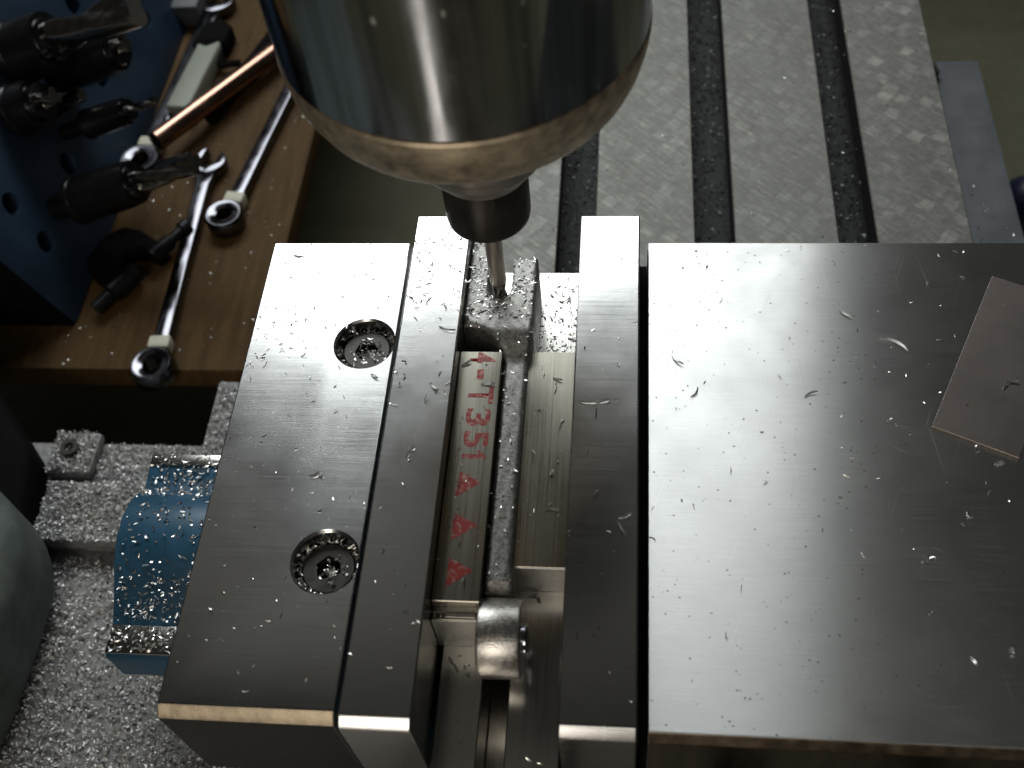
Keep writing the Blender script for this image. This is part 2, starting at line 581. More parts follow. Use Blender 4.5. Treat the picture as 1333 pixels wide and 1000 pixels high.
# left block with two counterbores
bm = bm_prism(front_profile(-124.9, 0, -36, 0, 2.4, 2.0), -97.2, -61.0, 'x')
bevel(bm, 0.35, 2, 20)
holes = ((-68.3, -32.6), (-68.2, -90.6))
cuts = []
for hx_, hy_ in holes:
    cuts.append(move(bm_lathe([(0, -12), (7.1, -12), (7.1, -0.55), (7.7, 0.05), (7.7, 3), (0, 3)], 64), (hx_, hy_, 0)))
me = cut(to_mesh(bm, 'block0'), cuts, 'jaw_block')
blk = link('jaw_block', me, MAT['block'], vz, 12)
for (hx_, hy_), zt_, a0 in zip(holes, (-2.9, -3.4), (0.2, 0.75)):
    bm = bm_lathe([(6.1, -12), (6.1, -0.8), (5.5, 0)], 48, cap=False)
    top = [v for v in bm.verts if abs(v.co.z) < 1e-7]
    top.sort(key=lambda v: math.atan2(v.co.y, v.co.x))
    hexr = 3.0

    def hexpt(a):
        k = (a - a0) % (math.pi / 3) - math.pi / 6
        r = hexr * math.cos(math.pi / 6) / math.cos(k)
        return r * math.cos(a), r * math.sin(a)
    i1 = [bm.verts.new((hexpt(math.atan2(v.co.y, v.co.x))[0] * S, hexpt(math.atan2(v.co.y, v.co.x))[1] * S, 0)) for v in top]
    i2 = [bm.verts.new((v.co.x, v.co.y, -4.0 * S)) for v in i1]
    n = len(top)
    for k in range(n):
        j = (k + 1) % n
        bm.faces.new((top[k], top[j], i1[j], i1[k]))
        bm.faces.new((i1[k], i1[j], i2[j], i2[k]))
    bm.faces.new(i2)
    move(bm, (hx_, hy_, zt_))
    link('cap_screw', to_mesh(bm, 'cap_screw'), MAT['screw'], blk, 35)

def face_mats(o, chamfer, front, y0):
    me_ = o.data
    me_.materials.append(chamfer)
    me_.materials.append(front)
    for f in me_.polygons:
        if f.center.y < (y0 + 3.0) * S and f.normal.y < -0.9 and f.area > 1e-5:
            f.material_index = 2
        elif f.center.y < (y0 + 3.0) * S and f.normal.y < -0.3 and f.normal.z > 0.3 and f.center.z > -4 * S:
            f.material_index = 1


face_mats(blk, MAT['ring'], MAT['scale'], -124.9)

# two tall jaw plates
for x0, x1 in ((-57.6, -43.7), (-16.5, -2.1)):
    bm = bm_prism(front_profile(-128.4, 0, -30, 10, 2.2, 1.7), x0, x1, 'x')
    bevel(bm, 0.35, 2, 20)
    link('jaw_plate', to_mesh(bm, 'jaw_plate'), MAT['jaw'], vz, 12)

# bed between the jaws with its slot
zb = -11.7
pts = [(-42.9, -38), (-42.9, zb), (-33.8, zb), (-33.8, zb - 16), (-28.2, zb - 16), (-28.2, zb), (-17.2, zb), (-17.2, -38)]
bm = bm_prism(pts, -150, 0, 'y')
bevel(bm, 0.25, 1, 20)
link('bed', to_mesh(bm, 'bed'), MAT['bed'], vz)

# movable jaw on the right
bm = bm_prism(front_profile(-125.3, 0, -38, 0, 1.6, 2.2), 0, 135, 'x')
bevel(bm, 0.3, 2, 20)
face_mats(link('movable_jaw', to_mesh(bm, 'movable_jaw'), MAT['plate'], vz, 12), MAT['rust'], MAT['brown'], -125.3)

bm = bm_box(-2.04, -0.06, -124, -1, -36, -8)  # black filler strip standing in for the shade inside the gap
link('gap_shade_strip', to_mesh(bm, 'gap_shade_strip'), MAT['black'], vz)

# blue body with the screw housing on the left
bm = bevel(bm_box(-92, 140, -112, -6, -64.9, -38.5), 2, 2)
bd = link('body', to_mesh(bm, 'body'), MAT['blue'], vz, 40)
prof = [(-95, -64.8), (-95, -52.5), (-94.2, -51), (-87.4, -51), (-85.5, -50.2), (-82, -48), (-77.8, -45.1), (-73, -41.6), (-67.5, -39.3), (-61, -39.0),
        (-55, -41), (-50.5, -44.8), (-48, -46.5), (-45, -46.0), (-42, -45.6), (-38.6, -45.6), (-38, -46.4), (-38, -64.8)]
bm = bm_prism(prof, -137, -94, 'x')
hs = link('screw_housing', to_mesh(bevel(bm, 0.6, 2, 50), 'screw_housing'), MAT['blue'], vz, 60)
for y0, y1, z in ((-94.3, -86.6, -50.9), (-42.0, -38.3, -45.5)):
    bm = bevel(bm_box(-136.7, -94, y0, y1, z - 1.5, z + 0.5), 0.3, 2)
    link('machined_lug', to_mesh(bm, 'machined_lug'), MAT['bed'], hs, 40)

# ------------------------------------------------------------------ packing bars
lb = empty('lettered_bar', (-39, -70, zb))
tag(lb, 'aluminium packing bar with red stamped lettering and triangles', 'metal bar')
ZL = 4.5
pr = [(-38, zb + .03), (-38, ZL), (-100.6, ZL), (-101.0, ZL - 1.9), (-101.8, ZL - 2.9), (-103.0, ZL - 2.9), (-103.1, ZL - 2.4), (-103.6, ZL - 2.4), (-103.6, zb + .03)]
bm = bm_prism(pr, -43.6, -33.7, 'x')
bevel(bm, 0.15, 1, 20)
bar_me = to_mesh(bm, 'bar')
link('bar', bar_me, MAT['alu'], lb, 12)
bm = bevel(bm_box(-43.55, -33.75, -103.85, -103.62, zb + 0.1, ZL - 2.5), 0.05, 1)
link('sawn_end', to_mesh(bm, 'sawn_end'), MAT['cutend'], lb)
for xa, xb in ((-43.2, -42.7), (-41.9, -41.4), (-40.9, -34.6)):
    bm = bevel(bm_box(xa, xb, -103.0, -102.0, ZL - 2.95, ZL - 2.5), 0.1, 1)
    link('saw_burr', to_mesh(bm, 'saw_burr'), MAT['cutend'], lb)


def glyph(ch, x0, x1, y0, y1, z, parent, name):
    """a stamped character, its top towards +x, read downwards"""
    cu = bpy.data.curves.new('c', 'FONT')
    cu.body = ch
    cu.size = 1
    cu.offset = 0.028
    o = bpy.data.objects.new('c', cu)
    col.objects.link(o)
    dg = bpy.context.evaluated_depsgraph_get()
    me = bpy.data.meshes.new_from_object(o.evaluated_get(dg))
    bpy.data.objects.remove(o)
    co = np.array([v.co[:] for v in me.vertices])
    lo, hi = co.min(0), co.max(0)
    u = (co[:, 0] - lo[0]) / max(1e-6, hi[0] - lo[0])
    v = (co[:, 1] - lo[1]) / max(1e-6, hi[1] - lo[1])
    X = x0 + v * (x1 - x0)
    Y = y1 + (y0 - y1) * u        # text runs from far (y1) to near (y0)
    nc = np.stack([X, Y, np.full_like(X, z)], 1) * S
    me.vertices.foreach_set('co', nc.astype(np.float32).ravel())
    me.update()
    me.materials.clear()
    me.name = name
    bm = bmesh.new()
    bm.from_mesh(me)
    bmesh.ops.recalc_face_normals(bm, faces=bm.faces)
    for f in bm.faces:
        if f.normal.z < 0:
            f.normal_flip()
    bm.to_mesh(me)
    bm.free()
    return link(name, me, MAT['red'], parent)


zi = ZL + 0.03
glyph('4', -41.2, -35.2, -41.4, -38.3, zi, lb, 'stamped_character')
glyph('-', -39.2, -37.6, -46.0, -43.2, zi, lb, 'stamped_character')
glyph('T', -40.7, -34.9, -52.7, -48.2, zi, lb, 'stamped_character')
glyph('3', -40.7, -35.1, -58.7, -54.0, zi, lb, 'stamped_character')
glyph('5', -40.7, -35.1, -64.2, -60.0, zi, lb, 'stamped_character')
bm = bmesh.new()
bm.faces.new([bm.verts.new(Vector((x_, y_, zi)) * S) for x_, y_ in
              ((-40.6, -66.0), (-40.6, -67.1), (-35.2, -67.1), (-35.2, -66.5), (-35.9, -66.0), (-36.6, -65.1), (-37.4, -65.1), (-36.9, -66.0))])
bm.normal_update()
for f in bm.faces:
    if f.normal.z < 0:
        f.normal_flip()
me = bpy.data.meshes.new('stamped_character')
bm.to_mesh(me)
bm.free()
link('stamped_character', me, MAT['red'], lb)
for ya, yb in ((-76.6, -70.4), (-87.0, -80.6), (-97.6, -90.9)):
    bm = bmesh.new()
    tri = []
    P0 = [Vector((-41.0, ya)), Vector((-35.6, (ya + yb) / 2 + 0.4)), Vector((-40.7, yb))]
    for a, b in zip(P0, P0[1:] + P0[:1]):
        for k in range(5):
            p = a.lerp(b, k / 5)
            tri.append(bm.verts.new(Vector((p.x + random.uniform(-.12, .12), p.y + random.uniform(-.12, .12), zi)) * S))
    bm.faces.new(tri)
    for f in bm.faces:
        f.normal_update()
        if f.normal.z < 0:
            f.normal_flip()
    me = bpy.data.meshes.new('stamped_triangle')
    bm.to_mesh(me)
    bm.free()
    link('stamped_triangle', me, MAT['red'], lb)

rb = empty('plain_bar', (-22, -62, zb))
tag(rb, 'plain aluminium packing bar against the right jaw', 'metal bar')
bm = bevel(bm_box(-27.95, -16.65, -90.5, -34.6, zb + .03, 0), 0.15, 1)
link('bar', to_mesh(bm, 'bar'), MAT['alu'], rb, 12)
bm = bevel(bm_box(-27.9, -16.7, -90.72, -90.52, zb + 0.1, -0.1), 0.05, 1)
link('sawn_end', to_mesh(bm, 'sawn_end'), MAT['cutend'], rb)

# ------------------------------------------------------------------ workpiece lever
lv = empty('forked_lever', (-31, -60, zb))
tag(lv, 'grey cast forked lever clamped in the vise under the cutter', 'workpiece')


def arc(cx_, cy_, r, a0, a1, n):
    return [(cx_ + r * math.cos(math.radians(a0 + (a1 - a0) * k / n)), cy_ + r * math.sin(math.radians(a0 + (a1 - a0) * k / n))) for k in range(n + 1)]


def dens(pts, step):
    o = []
    for a, b in zip(pts, pts[1:] + pts[:1]):
        n = max(1, int(math.dist(a, b) / step))
        for k in range(n):
            o.append((a[0] + (b[0] - a[0]) * k / n, a[1] + (b[1] - a[1]) * k / n))
    return o


outline = [(-43.55, -2.6)] + [(-43.55, -31.6)] + arc(-43.55, -41.2, 9.9, 90, 0, 10)[1:] + [(-33.6, -60), (-33.55, -98.5)] + \
          [(-27.9, -98.5), (-27.3, -94), (-27.9, -91), (-27.9, -60), (-27.8, -39), (-27.3, -36), (-26.9, -33.5), (-26.9, -10.4), (-32.8, -10.4), (-32.8, -20.0)] + \
          arc(-35.7, -20.0, 2.9, 0, -180, 12)[1:] + [(-38.6, -2.6)]
outline = dens(outline, 0.9)
O = np.array(outline)


def seg_dist(p):
    a = O
    b = np.roll(O, -1, 0)
    d = b - a
    t = np.clip(((p - a) * d).sum(1) / np.maximum((d * d).sum(1), 1e-9), 0, 1)
    return np.sqrt((((a + d * t[:, None]) - p) ** 2).sum(1).min())


def inside(p):
    x, y = p
    x0, y0 = O[:, 0], O[:, 1]
    x1, y1 = np.roll(x0, -1), np.roll(y0, -1)
    c = ((y0 > y) != (y1 > y))
    xi = (x1 - x0) * (y - y0) / np.where(np.abs(y1 - y0) < 1e-9, 1e-9, y1 - y0) + x0
    return (np.count_nonzero(c & (x < xi)) % 2) == 1


inner = []
gx, gy = np.arange(-43.3, -26.9, 0.55), np.arange(-98.3, -2.7, 0.55)
for ix, x in enumerate(gx):
    for iy, y in enumerate(gy):
        p = np.array((x + (0.27 if iy % 2 else 0), y))
        if inside(p) and seg_dist(p) > 0.22:
            inner.append(tuple(p))
pts2 = [Vector(p) for p in list(outline) + inner]
edges = [(i, (i + 1) % len(outline)) for i in range(len(outline))]
vo, eo, fo, *_ = delaunay_2d_cdt(pts2, edges, [], 1, 1e-4)


def lever_z(x, y):
    d = seg_dist(np.array((x, y)))
    head = 6.0
    arm = 2.4
    t = min(1, max(0, (-31.8 - y) / 8.5))
    z = head + (arm - head) * (t * t * (3 - 2 * t))
    in_slot = (-38.9 < x < -32.5) and y > -23.5
    R = 0.35 if in_slot else (1.3 if y < -29 else 0.5)
    if d < R:
        z -= R - math.sqrt(max(0, R * R - (R - d) ** 2))
    z += 0.06 * math.sin(x * 2.1 + y * 0.7) * math.sin(y * 1.3)
    if y < -95:
        z -= (-95 - y) * 1.3
    return z


bm = bmesh.new()
tv = [bm.verts.new(Vector((p.x, p.y, lever_z(p.x, p.y))) * S) for p in vo]
for f in fo:
    c = sum((vo[i] for i in f), Vector((0, 0))) / len(f)
    if inside(np.array(c)):
        bm.faces.new([tv[i] for i in f])
bm.edges.ensure_lookup_table()
be = [e for e in bm.edges if len(e.link_faces) == 1]
r = bmesh.ops.extrude_edge_only(bm, edges=be)
for v in r['geom']:
    if isinstance(v, bmesh.types.BMVert):
        v.co.z = (zb + 0.5) * S
bmesh.ops.delete(bm, geom=[v for v in bm.verts if not v.link_faces], context='VERTS')
me = to_mesh(bm, 'lever_body')
link('lever_body', me, MAT['casting'], lv, 50)

# eye at the near end: axis along x
rot = frame((1, 0, 0), (0, 0, 1))
bm = bm_lathe([(3.2, 0), (7.3, 0), (7.9, 0.25), (8.15, 0.9), (8.15, 8.0), (7.9, 8.65), (7.3, 8.9), (3.2, 8.9), (3.2, 0)], 64, cap=False)
move(bm, (-34.1, -104.9, -3.4), rot)
link('eye', to_mesh(bm, 'eye'), MAT['eye'], lv, 40)
bm = bm_lathe([(0, -0.2), (3.1, -0.2), (3.1, 9.6), (2.5, 9.9), (0, 9.9)], 32)
move(bm, (-34.1, -104.9, -3.4), rot)
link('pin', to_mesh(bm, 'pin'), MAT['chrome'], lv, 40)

# ------------------------------------------------------------------ spindle and cutter
AX = (-35.8, -19.8)
sp = empty('machine_spindle', (*AX, 30))
tag(sp, 'big polished steel milling spindle hanging above the vise', 'spindle')


def lathe_part(name, prof, mat, seg=96, parent=sp, sm=35):
    bm = bm_lathe(prof, seg)
    move(bm, (*AX, 0))
    return link(name, to_mesh(bm, name), mat, parent, sm)


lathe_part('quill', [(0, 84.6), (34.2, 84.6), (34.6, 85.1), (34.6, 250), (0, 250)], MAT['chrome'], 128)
lathe_part('nose_ring', [(0, 70.6), (29.6, 70.6), (30.6, 71.2), (31.9, 73.0), (33.2, 75.9), (34.2, 79.4), (34.7, 82.4), (34.75, 83.7), (34.3, 84.3), (33.8, 84.4), (33.8, 84.59), (0, 84.59)], MAT['ring'], 128)
lathe_part('collar', [(0, 46.1), (10.2, 46.1), (10.4, 46.9), (10.8, 47.8), (13.6, 51.0), (14.0, 51.9), (14.0, 70.5), (0, 70.5)], MAT['collar'], 96)
lathe_part('collet_nut', [(0, 31.5), (8.7, 31.5), (9.3, 32.2), (9.45, 33.5), (9.5, 45.1), (9.2, 46.0), (0, 46.0)], MAT['black_steel'], 96)

em = empty('end_mill', (*AX, -2))
tag(em, 'slim end mill cutting the slot of the forked lever', 'cutter')
lathe_part('shank', [(0, 8.0), (1.7, 8.0), (2.0, 8.7), (2.0, 31.4), (0, 31.4)], MAT['carbide'], 40, em)
bm = bmesh.new()
rings = []
for k in range(25):
    z = -1.0 + 9.1 * k / 24
    tw = k / 24 * 2.6
    ring = []
    for j in range(32):
        a = 2 * math.pi * j / 32
        rr = 1.35 + 0.65 * max(0, math.cos(2 * a)) ** 0.5
        ring.append(bm.verts.new(Vector((AX[0] + rr * math.cos(a + tw), AX[1] + rr * math.sin(a + tw), z)) * S))
    rings.append(ring)
for a, b in zip(rings, rings[1:]):
    for j in range(32):
        bm.faces.new((a[j], a[(j + 1) % 32], b[(j + 1) % 32], b[j]))
bm.faces.new(rings[0])
bm.faces.new(rings[-1])
link('flutes', to_mesh(bm, 'flutes'), MAT['cutter'], em, 50)

# ------------------------------------------------------------------ sheet of metal on the movable jaw
bm = bm_prism([(81.9, -11.1), (61.8, -54.2), (78.8, -62.0), (98.9, -18.9)], 0.06, 0.65, 'z')
bevel(bm, 0.12, 1)
tag(link('metal_sheet', to_mesh(bm, 'metal_sheet'), MAT['sheet'], None), 'small brownish steel sheet offcut lying on the right jaw', 'metal sheet')

# navy knob at the right edge
bm = bm_lathe([(0, 0), (8, 0), (12, 4), (14, 12), (14, 50), (12, 62), (6, 68), (0, 69)], 48)
move(bm, (160.5, 136, -190), frame((0, 0.1, 1)))
tag(link('crank_grip', to_mesh(bm, 'crank_grip'), MAT['navy'], None, 40), 'dark navy crank grip at the right picture edge', 'grip')

# ------------------------------------------------------------------ tool rack with holders
SH = -110.0
N = Vector((0.94, 0, 0.342)).normalized()
U = Vector((-0.342, 0, 0.94)).normalized()
rk = empty('tool_rack', (-240, 160, SH))
tag(rk, 'dark blue slanted tool rack with round holes on the shelf', 'tool rack')
prof = [(-216, SH + .05), (-216 + U.x * 88, SH + U.z * 88), (-258, SH + U.z * 88), (-330, SH + .05)]
bm = bm_prism(prof, 57.5, 330, 'y')
bevel(bm, 0.8, 2)
cuts = []
hole_pts = [(-224.7, 77.9, -86.0), (-231.2, 80.8, -68.3), (-226.1, 116.0, -82.1), (-235, 184.1, -57.7), (-223.9, 215, -88.5), (-226.5, 166, -81), (-238, 101, -50)]
for h in hole_pts:
    c = bm_lathe([(0, -14), (4.3, -14), (4.3, 4), (0, 4)], 32)
    move(c, h, frame(N, U))
    cuts.append(c)
me = cut(to_mesh(bm, 'rk0'), cuts, 'rack_panel')
link('rack_panel', me, MAT['rack_blue'], rk, 40)
bm = bevel(bm_box(-326, -219, 56.2, 57.4, SH + .05, SH + 80), 0.2, 1)
prof2 = [(-217, SH + .05), (-217 + U.x * 86, SH + U.z * 86), (-257, SH + U.z * 86), (-328, SH + .05)]
bm.free()
bm = bm_prism(prof2, 56.2, 57.45, 'y')
link('end_panel', to_mesh(bm, 'end_panel'), MAT['black'], rk)


def fluted(r, z0, z1, fl, twist, n=40, m=48, depth=0.45):
    bm = bmesh.new()
    rings = []
    for k in range(n + 1):
        z = z0 + (z1 - z0) * k / n
        tw = twist * k / n
        ring = []
        for j in range(m):
            a = 2 * math.pi * j / m
            rr = r * (1 - depth * (0.5 - 0.5 * math.cos(fl * a)) ** 2)
            ring.append(bm.verts.new(Vector((rr * math.cos(a + tw), rr * math.sin(a + tw), z)) * S))
        rings.append(ring)
    for a, b in zip(rings, rings[1:]):
        for j in range(m):
            bm.faces.new((a[j], a[(j + 1) % m], b[(j + 1) % m], b[j]))
    bm.faces.new(rings[0])
    bm.faces.new(rings[-1])
    return bm


def tool(base, rs, ls, rbdy, lb_, rc_, lc, label, flutes=2, twist=3.0, axis=None, nose=True, drill=False):
    e = empty('tool_holder', base, frame(axis or N, U))
    tag(e, label, 'tool holder', 'tool holders in the blue rack')
    bm = bm_lathe([(0, -6), (rs, -6), (rs, ls), (0, ls)], 40)
    link('shank', to_mesh(bm, 'shank'), MAT['holder'], e, 35, True)
    bm = bm_lathe([(0, ls), (rbdy * .97, ls), (rbdy * 1.06, ls + .6), (rbdy * 1.06, ls + 3), (rbdy, ls + 3.6), (rbdy, ls + lb_ - 5), (rbdy * 0.93, ls + lb_), (0, ls + lb_)], 56)
    link('body', to_mesh(bm, 'body'), MAT['holder'], e, 35, True)
    if nose:
        bm = bm_lathe([(0, ls + lb_), (rbdy * .78, ls + lb_), (rbdy * .72, ls + lb_ + 2.5), (0, ls + lb_ + 2.6)], 48)
        link('collet', to_mesh(bm, 'collet'), MAT['wrench'], e, 35, True)
    bm = fluted(rc_, ls + lb_ - 1, ls + lb_ + lc, flutes, twist)
    link('cutter', to_mesh(bm, 'cutter'), MAT['cutter'], e, 60, True)
    return e


tool((-225.2, 94.5, -84.7), 5.0, 10, 8.8, 29, 4.6, 28, 'black holder with short cutter nearest the front, beside the open wrench', 3, 2.2)
tool((-239.8, 133.9, -44.7), 9, 4, 11.5, 18, 7.2, 40, 'black holder with the largest fluted cutter at top left', 2, 2.6)
tool((-234.3, 146, -62), 6, 6, 9.5, 27, 3.0, 6, 'stubby black holder just below the largest fluted cutter', 4, 1.0)
tool((-228.8, 126.5, -76.0), 3.2, 12, 5.6, 20, 1.6, 15, 'slim black holder with thin drill pointing at the wrench', 2, 6.0)
tool((-236.9, 114.9, -55), 8, 2, 9.5, 12, 3.5, 8, 'black holder at the left edge above the empty holes', 3, 1.6)
tool((-233.0, 129.5, -65.5), 3.0, 2, 4.6, 7, 3.0, 10, 'small brass coloured tap in a short black holder', 4, 1.2)

# ------------------------------------------------------------------ wrenches


def wrench(open_xy, ring_xy, wd, label, ring_r, open_end=True, z=SH):
    a, b = Vector((*open_xy, 0)), Vector((*ring_xy, 0))
    d = (a - b).normalized()
    L_ = (a - b).length
    X = Vector((d.y, -d.x, 0))
    rot_ = Matrix((X, d, Vector((0, 0, 1)))).transposed().to_4x4()
    e = empty('wrench', (b.x, b.y, z), rot_)
    tag(e, label, 'wrench', 'chrome wrenches on the wooden shelf')
    h = 2.2
    # shank
    ys = [ring_r * 0.7, ring_r + 8, L_ * 0.5, L_ - 10, L_ - 3]
    ws = [wd * 0.62, wd * 0.5, wd * 0.46, wd * 0.5, wd * 0.7]
    pts_ = [(-w_, y_) for y_, w_ in zip(ys, ws)] + [(w_, y_) for y_, w_ in zip(ys[::-1], ws[::-1])]
    bm = bevel(bm_prism(pts_, 1.2, 1.2 + 2 * h, 'z'), 1.3, 3, 50)
    link('shank', to_mesh(bm, 'shank'), MAT['wrench'], e, 50, True)
    # ring
    bm = bm_lathe([(ring_r * .42, 0.3), (ring_r * .92, 0.3), (ring_r, 1.6), (ring_r, 6.6), (ring_r * .88, 8), (ring_r * .66, 8), (ring_r * .42, 7.2), (ring_r * .42, .3)], 48, cap=False)
    link('ring_end', to_mesh(bm, 'ring_end'), MAT['wrench'], e, 40, True)
    if open_end:
        R = wd * 1.15
        o_ = arc(0, 0, R, 62, -242 + 360 - 360, 28)
        o_ = [(R * math.cos(math.radians(t_)), R * math.sin(math.radians(t_))) for t_ in np.linspace(68, -248, 30)]
        g = wd * 0.52
        o_ += [(-g, R * 0.75), (-g, -R * .05), (-g * .5, -R * .38), (g * .5, -R * .38), (g, -R * .05), (g, R * .75)]
        ang = math.radians(-15)
        o_ = [(x_ * math.cos(ang) - y_ * math.sin(ang), L_ + R * .4 + x_ * math.sin(ang) + y_ * math.cos(ang)) for x_, y_ in o_]
        bm = bm_prism(o_, 0.6, 6.2, 'z')
        bevel(bm, 0.7, 2, 40)
        link('open_jaw', to_mesh(bm, 'open_jaw'), MAT['wrench'], e, 40, True)
    ty = ring_r + 3.0
    bm = bevel(bm_box(-wd * .62, wd * .62, ty - 2.8, ty + 2.8, 0.6, 6.6), 0.9, 2)
    link('tape_band', to_mesh(bm, 'tape_band'), MAT['tape'], e, 40, True)
    return e


wrench((-181.5, 137), (-177.4, 33.5), 6.6, 'chrome wrench with its ring hanging over the front shelf edge', 8.2)
wrench((-204.0, 246), (-211.0, 140), 8.0, 'chrome wrench lying beside the blue tool rack', 9.0)
wrench((-152.5, 205), (-167.0, 108), 6.6, 'chrome wrench half hidden behind the spindle', 7.8)


def rod(name, a, b, r, mat, label, cat, seg=32):
    a, b = Vector(a), Vector(b)
    Lr = (b - a).length
    bm = bm_lathe([(0, 0), (r - .4, 0), (r, .4), (r, Lr - .4), (r - .4, Lr), (0, Lr)], seg)
    move(bm, a, frame(b - a))
    return tag(link(name, to_mesh(bm, name), mat, None, 40), label, cat)


rod('copper_rod', (-203.5, 145, SH + 12.0), (-148, 238, SH + 4.6), 4.4, MAT['copper'], 'shiny copper rod lying across the wrenches', 'rod')
rod('black_rod', (-188, 168, SH + 3.6), (-158, 262, SH + 3.6), 3.4, MAT['black'], 'matt black rod behind the copper rod', 'rod')
e = empty('nylon_bar', (-199, 196, SH), Matrix.Rotation(math.radians(-6), 4, 'Z'))
tag(e, 'whitish nylon bar lying between wrench and copper rod', 'plastic bar')
bm = bevel(bm_box(-5.6, 5.2, -26, 21, 0.1, 9), 1.2, 3)
link('bar', to_mesh(bm, 'bar'), MAT['nylon'], e, 40, True)


def tube(bm, pts, r, seg=12):
    P = [Vector(p) for p in pts]
    prev = None
    rings = []
    for i, p in enumerate(P):
        d = (P[min(i + 1, len(P) - 1)] - P[max(i - 1, 0)]).normalized()
        f = frame(d)
        rr = r[i] if isinstance(r, (list, tuple)) else r
        rings.append([bm.verts.new((p + f.to_3x3() @ Vector((rr * math.cos(2 * math.pi * k / seg), rr * math.sin(2 * math.pi * k / seg), 0))) * S) for k in range(seg)])
    for a, b in zip(rings, rings[1:]):
        for k in range(seg):
            bm.faces.new((a[k], a[(k + 1) % seg], b[(k + 1) % seg], b[k]))
    bm.faces.new(rings[0])
    bm.faces.new(rings[-1])
    return bm


# black edge clamp with two bolts
e = empty('toggle_clamp', (-202, 82, SH))
tag(e, 'black clamp with two protruding bolts lying on the shelf', 'clamp')
bm = bm_prism([(-217, 82), (-213, 95), (-206, 100), (-198, 98), (-191, 93), (-186, 90), (-189, 85), (-196, 89), (-202, 88), (-203, 82), (-200, 76), (-206, 72), (-213, 76)], SH + .1, SH + 9, 'z')
link('yoke', to_mesh(bevel(bm, 1.2, 2), 'yoke'), MAT['black'], e, 40)
bm = tube(bmesh.new(), [(-196, 79, SH + 6), (-203, 68.5, SH + 5), (-203.6, 67.6, SH + 4.6), (-208, 61, SH + 4)], [4.3, 4.3, 2.9, 2.9], 20)
link('bolt', to_mesh(bm, 'bolt'), MAT['holder'], e, 40)
bm = tube(bmesh.new(), [(-191.5, 86, SH + 6), (-186.2, 94.4, SH + 6), (-186, 94.8, SH + 6), (-183, 99.8, SH + 6), (-182.7, 100.2, SH + 6), (-181, 102.8, SH + 6)], [3.2, 3.2, 2.2, 2.2, 3.4, 3.4], 20)
link('bolt', to_mesh(bm, 'bolt'), MAT['holder'], e, 40)
# black hex keys near the rack top
e = empty('hex_key_set', (-200, 218, SH))
tag(e, 'black folded hex key set between rack wrench and nylon bar', 'hex keys')
bm = bm_prism([(-206, 213), (-203, 228), (-196, 232), (-189, 226), (-190, 214), (-198, 209)], SH + .1, SH + 9, 'z')
link('holder', to_mesh(bevel(bm, 1.5, 2), 'holder'), MAT['black'], e, 40)
bm = tube(bmesh.new(), [(-193, 214, SH + 5), (-192, 205, SH + 4), (-190.5, 203.5, SH + 4), (-182, 205, SH + 4)], 1.7, 6)
link('key', to_mesh(bm, 'key'), MAT['black'], e, 40)
bm = bevel(bm_box(-226, -208, 236, 262, SH + .1, SH + 12), 2, 2)
tag(link('grey_packet', to_mesh(bm, 'grey_packet'), MAT['rail'], None, 40), 'small grey packet by the top corner of the rack', 'packet')

# ------------------------------------------------------------------ chips


def chip_mesh(name, pos, length, width, nrm=None, tilt=0.35, curl=1.6, nseg=4):
    """many curled strips in one mesh; pos (n,3) mm"""
    n = len(pos)
    pos = np.asarray(pos, float)
    Ls = rng.uniform(*length, n) * rng.uniform(0.5, 1.0, n)
    Ws = rng.uniform(*width, n)
    yaw = rng.uniform(0, 2 * math.pi, n)
    k = rng.normal(0, curl, n)
    pit = rng.normal(0, tilt, n)
    rol = rng.normal(0, tilt * 1.6, n)
    lift = rng.uniform(0, 0.5, n)
    V = np.zeros((n, nseg + 1, 2, 3))
    for i in range(nseg + 1):
        s = i / nseg - 0.5
        a = k * s
        kk = np.where(np.abs(k) < 1e-3, 1e-3, k)
        xx = np.sin(a) / kk * Ls
        yy = (1 - np.cos(a)) / kk * Ls
        taper = 1 - 0.7 * abs(2 * s) ** 2
        for j, sg in enumerate((-1, 1)):
            wx = -np.sin(a) * sg * Ws * taper * 0.5
            wy = np.cos(a) * sg * Ws * taper * 0.5
            V[:, i, j, 0] = xx + wx
            V[:, i, j, 1] = yy + wy
            V[:, i, j, 2] = np.abs(sg * Ws * 0.5 * np.sin(rol)) + sg * Ws * 0.5 * np.sin(rol) + s * Ls * np.sin(pit) + np.abs(Ls * 0.5 * np.sin(pit)) + lift * (s * s) * Ls
    c, s_ = np.cos(yaw), np.sin(yaw)
    X = V[..., 0] * c[:, None, None] - V[..., 1] * s_[:, None, None]
    Y = V[..., 0] * s_[:, None, None] + V[..., 1] * c[:, None, None]
    Vw = np.stack([X + pos[:, 0][:, None, None], Y + pos[:, 1][:, None, None], V[..., 2] + pos[:, 2][:, None, None] + 0.05], -1)
    verts = (Vw.reshape(-1, 3) * S).astype(np.float32)
    base = (np.arange(n) * (nseg + 1) * 2)[:, None]
    q = np.array([[2 * i, 2 * i + 1, 2 * i + 3, 2 * i + 2] for i in range(nseg)]).reshape(1, -1)
    idx = (base + q).astype(np.int32).ravel()
    nf = n * nseg
    me = bpy.data.meshes.new(name)
    me.vertices.add(len(verts))
    me.vertices.foreach_set('co', verts.ravel())
    me.loops.add(nf * 4)
    me.loops.foreach_set('vertex_index', idx)
    me.polygons.add(nf)
    me.polygons.foreach_set('loop_start', np.arange(0, nf * 4, 4, dtype=np.int32))
    me.polygons.foreach_set('use_smooth', np.ones(nf, dtype=bool))
    me.update(calc_edges=True)
    me.validate()
    return me


def chips(name, label, pos, length, width, mat='chip', **kw):
    me = chip_mesh(name, pos, length, width, **kw)
    o = link(name, me, MAT[mat])
    tag(o, label, 'metal chips', kind='stuff')
    return o


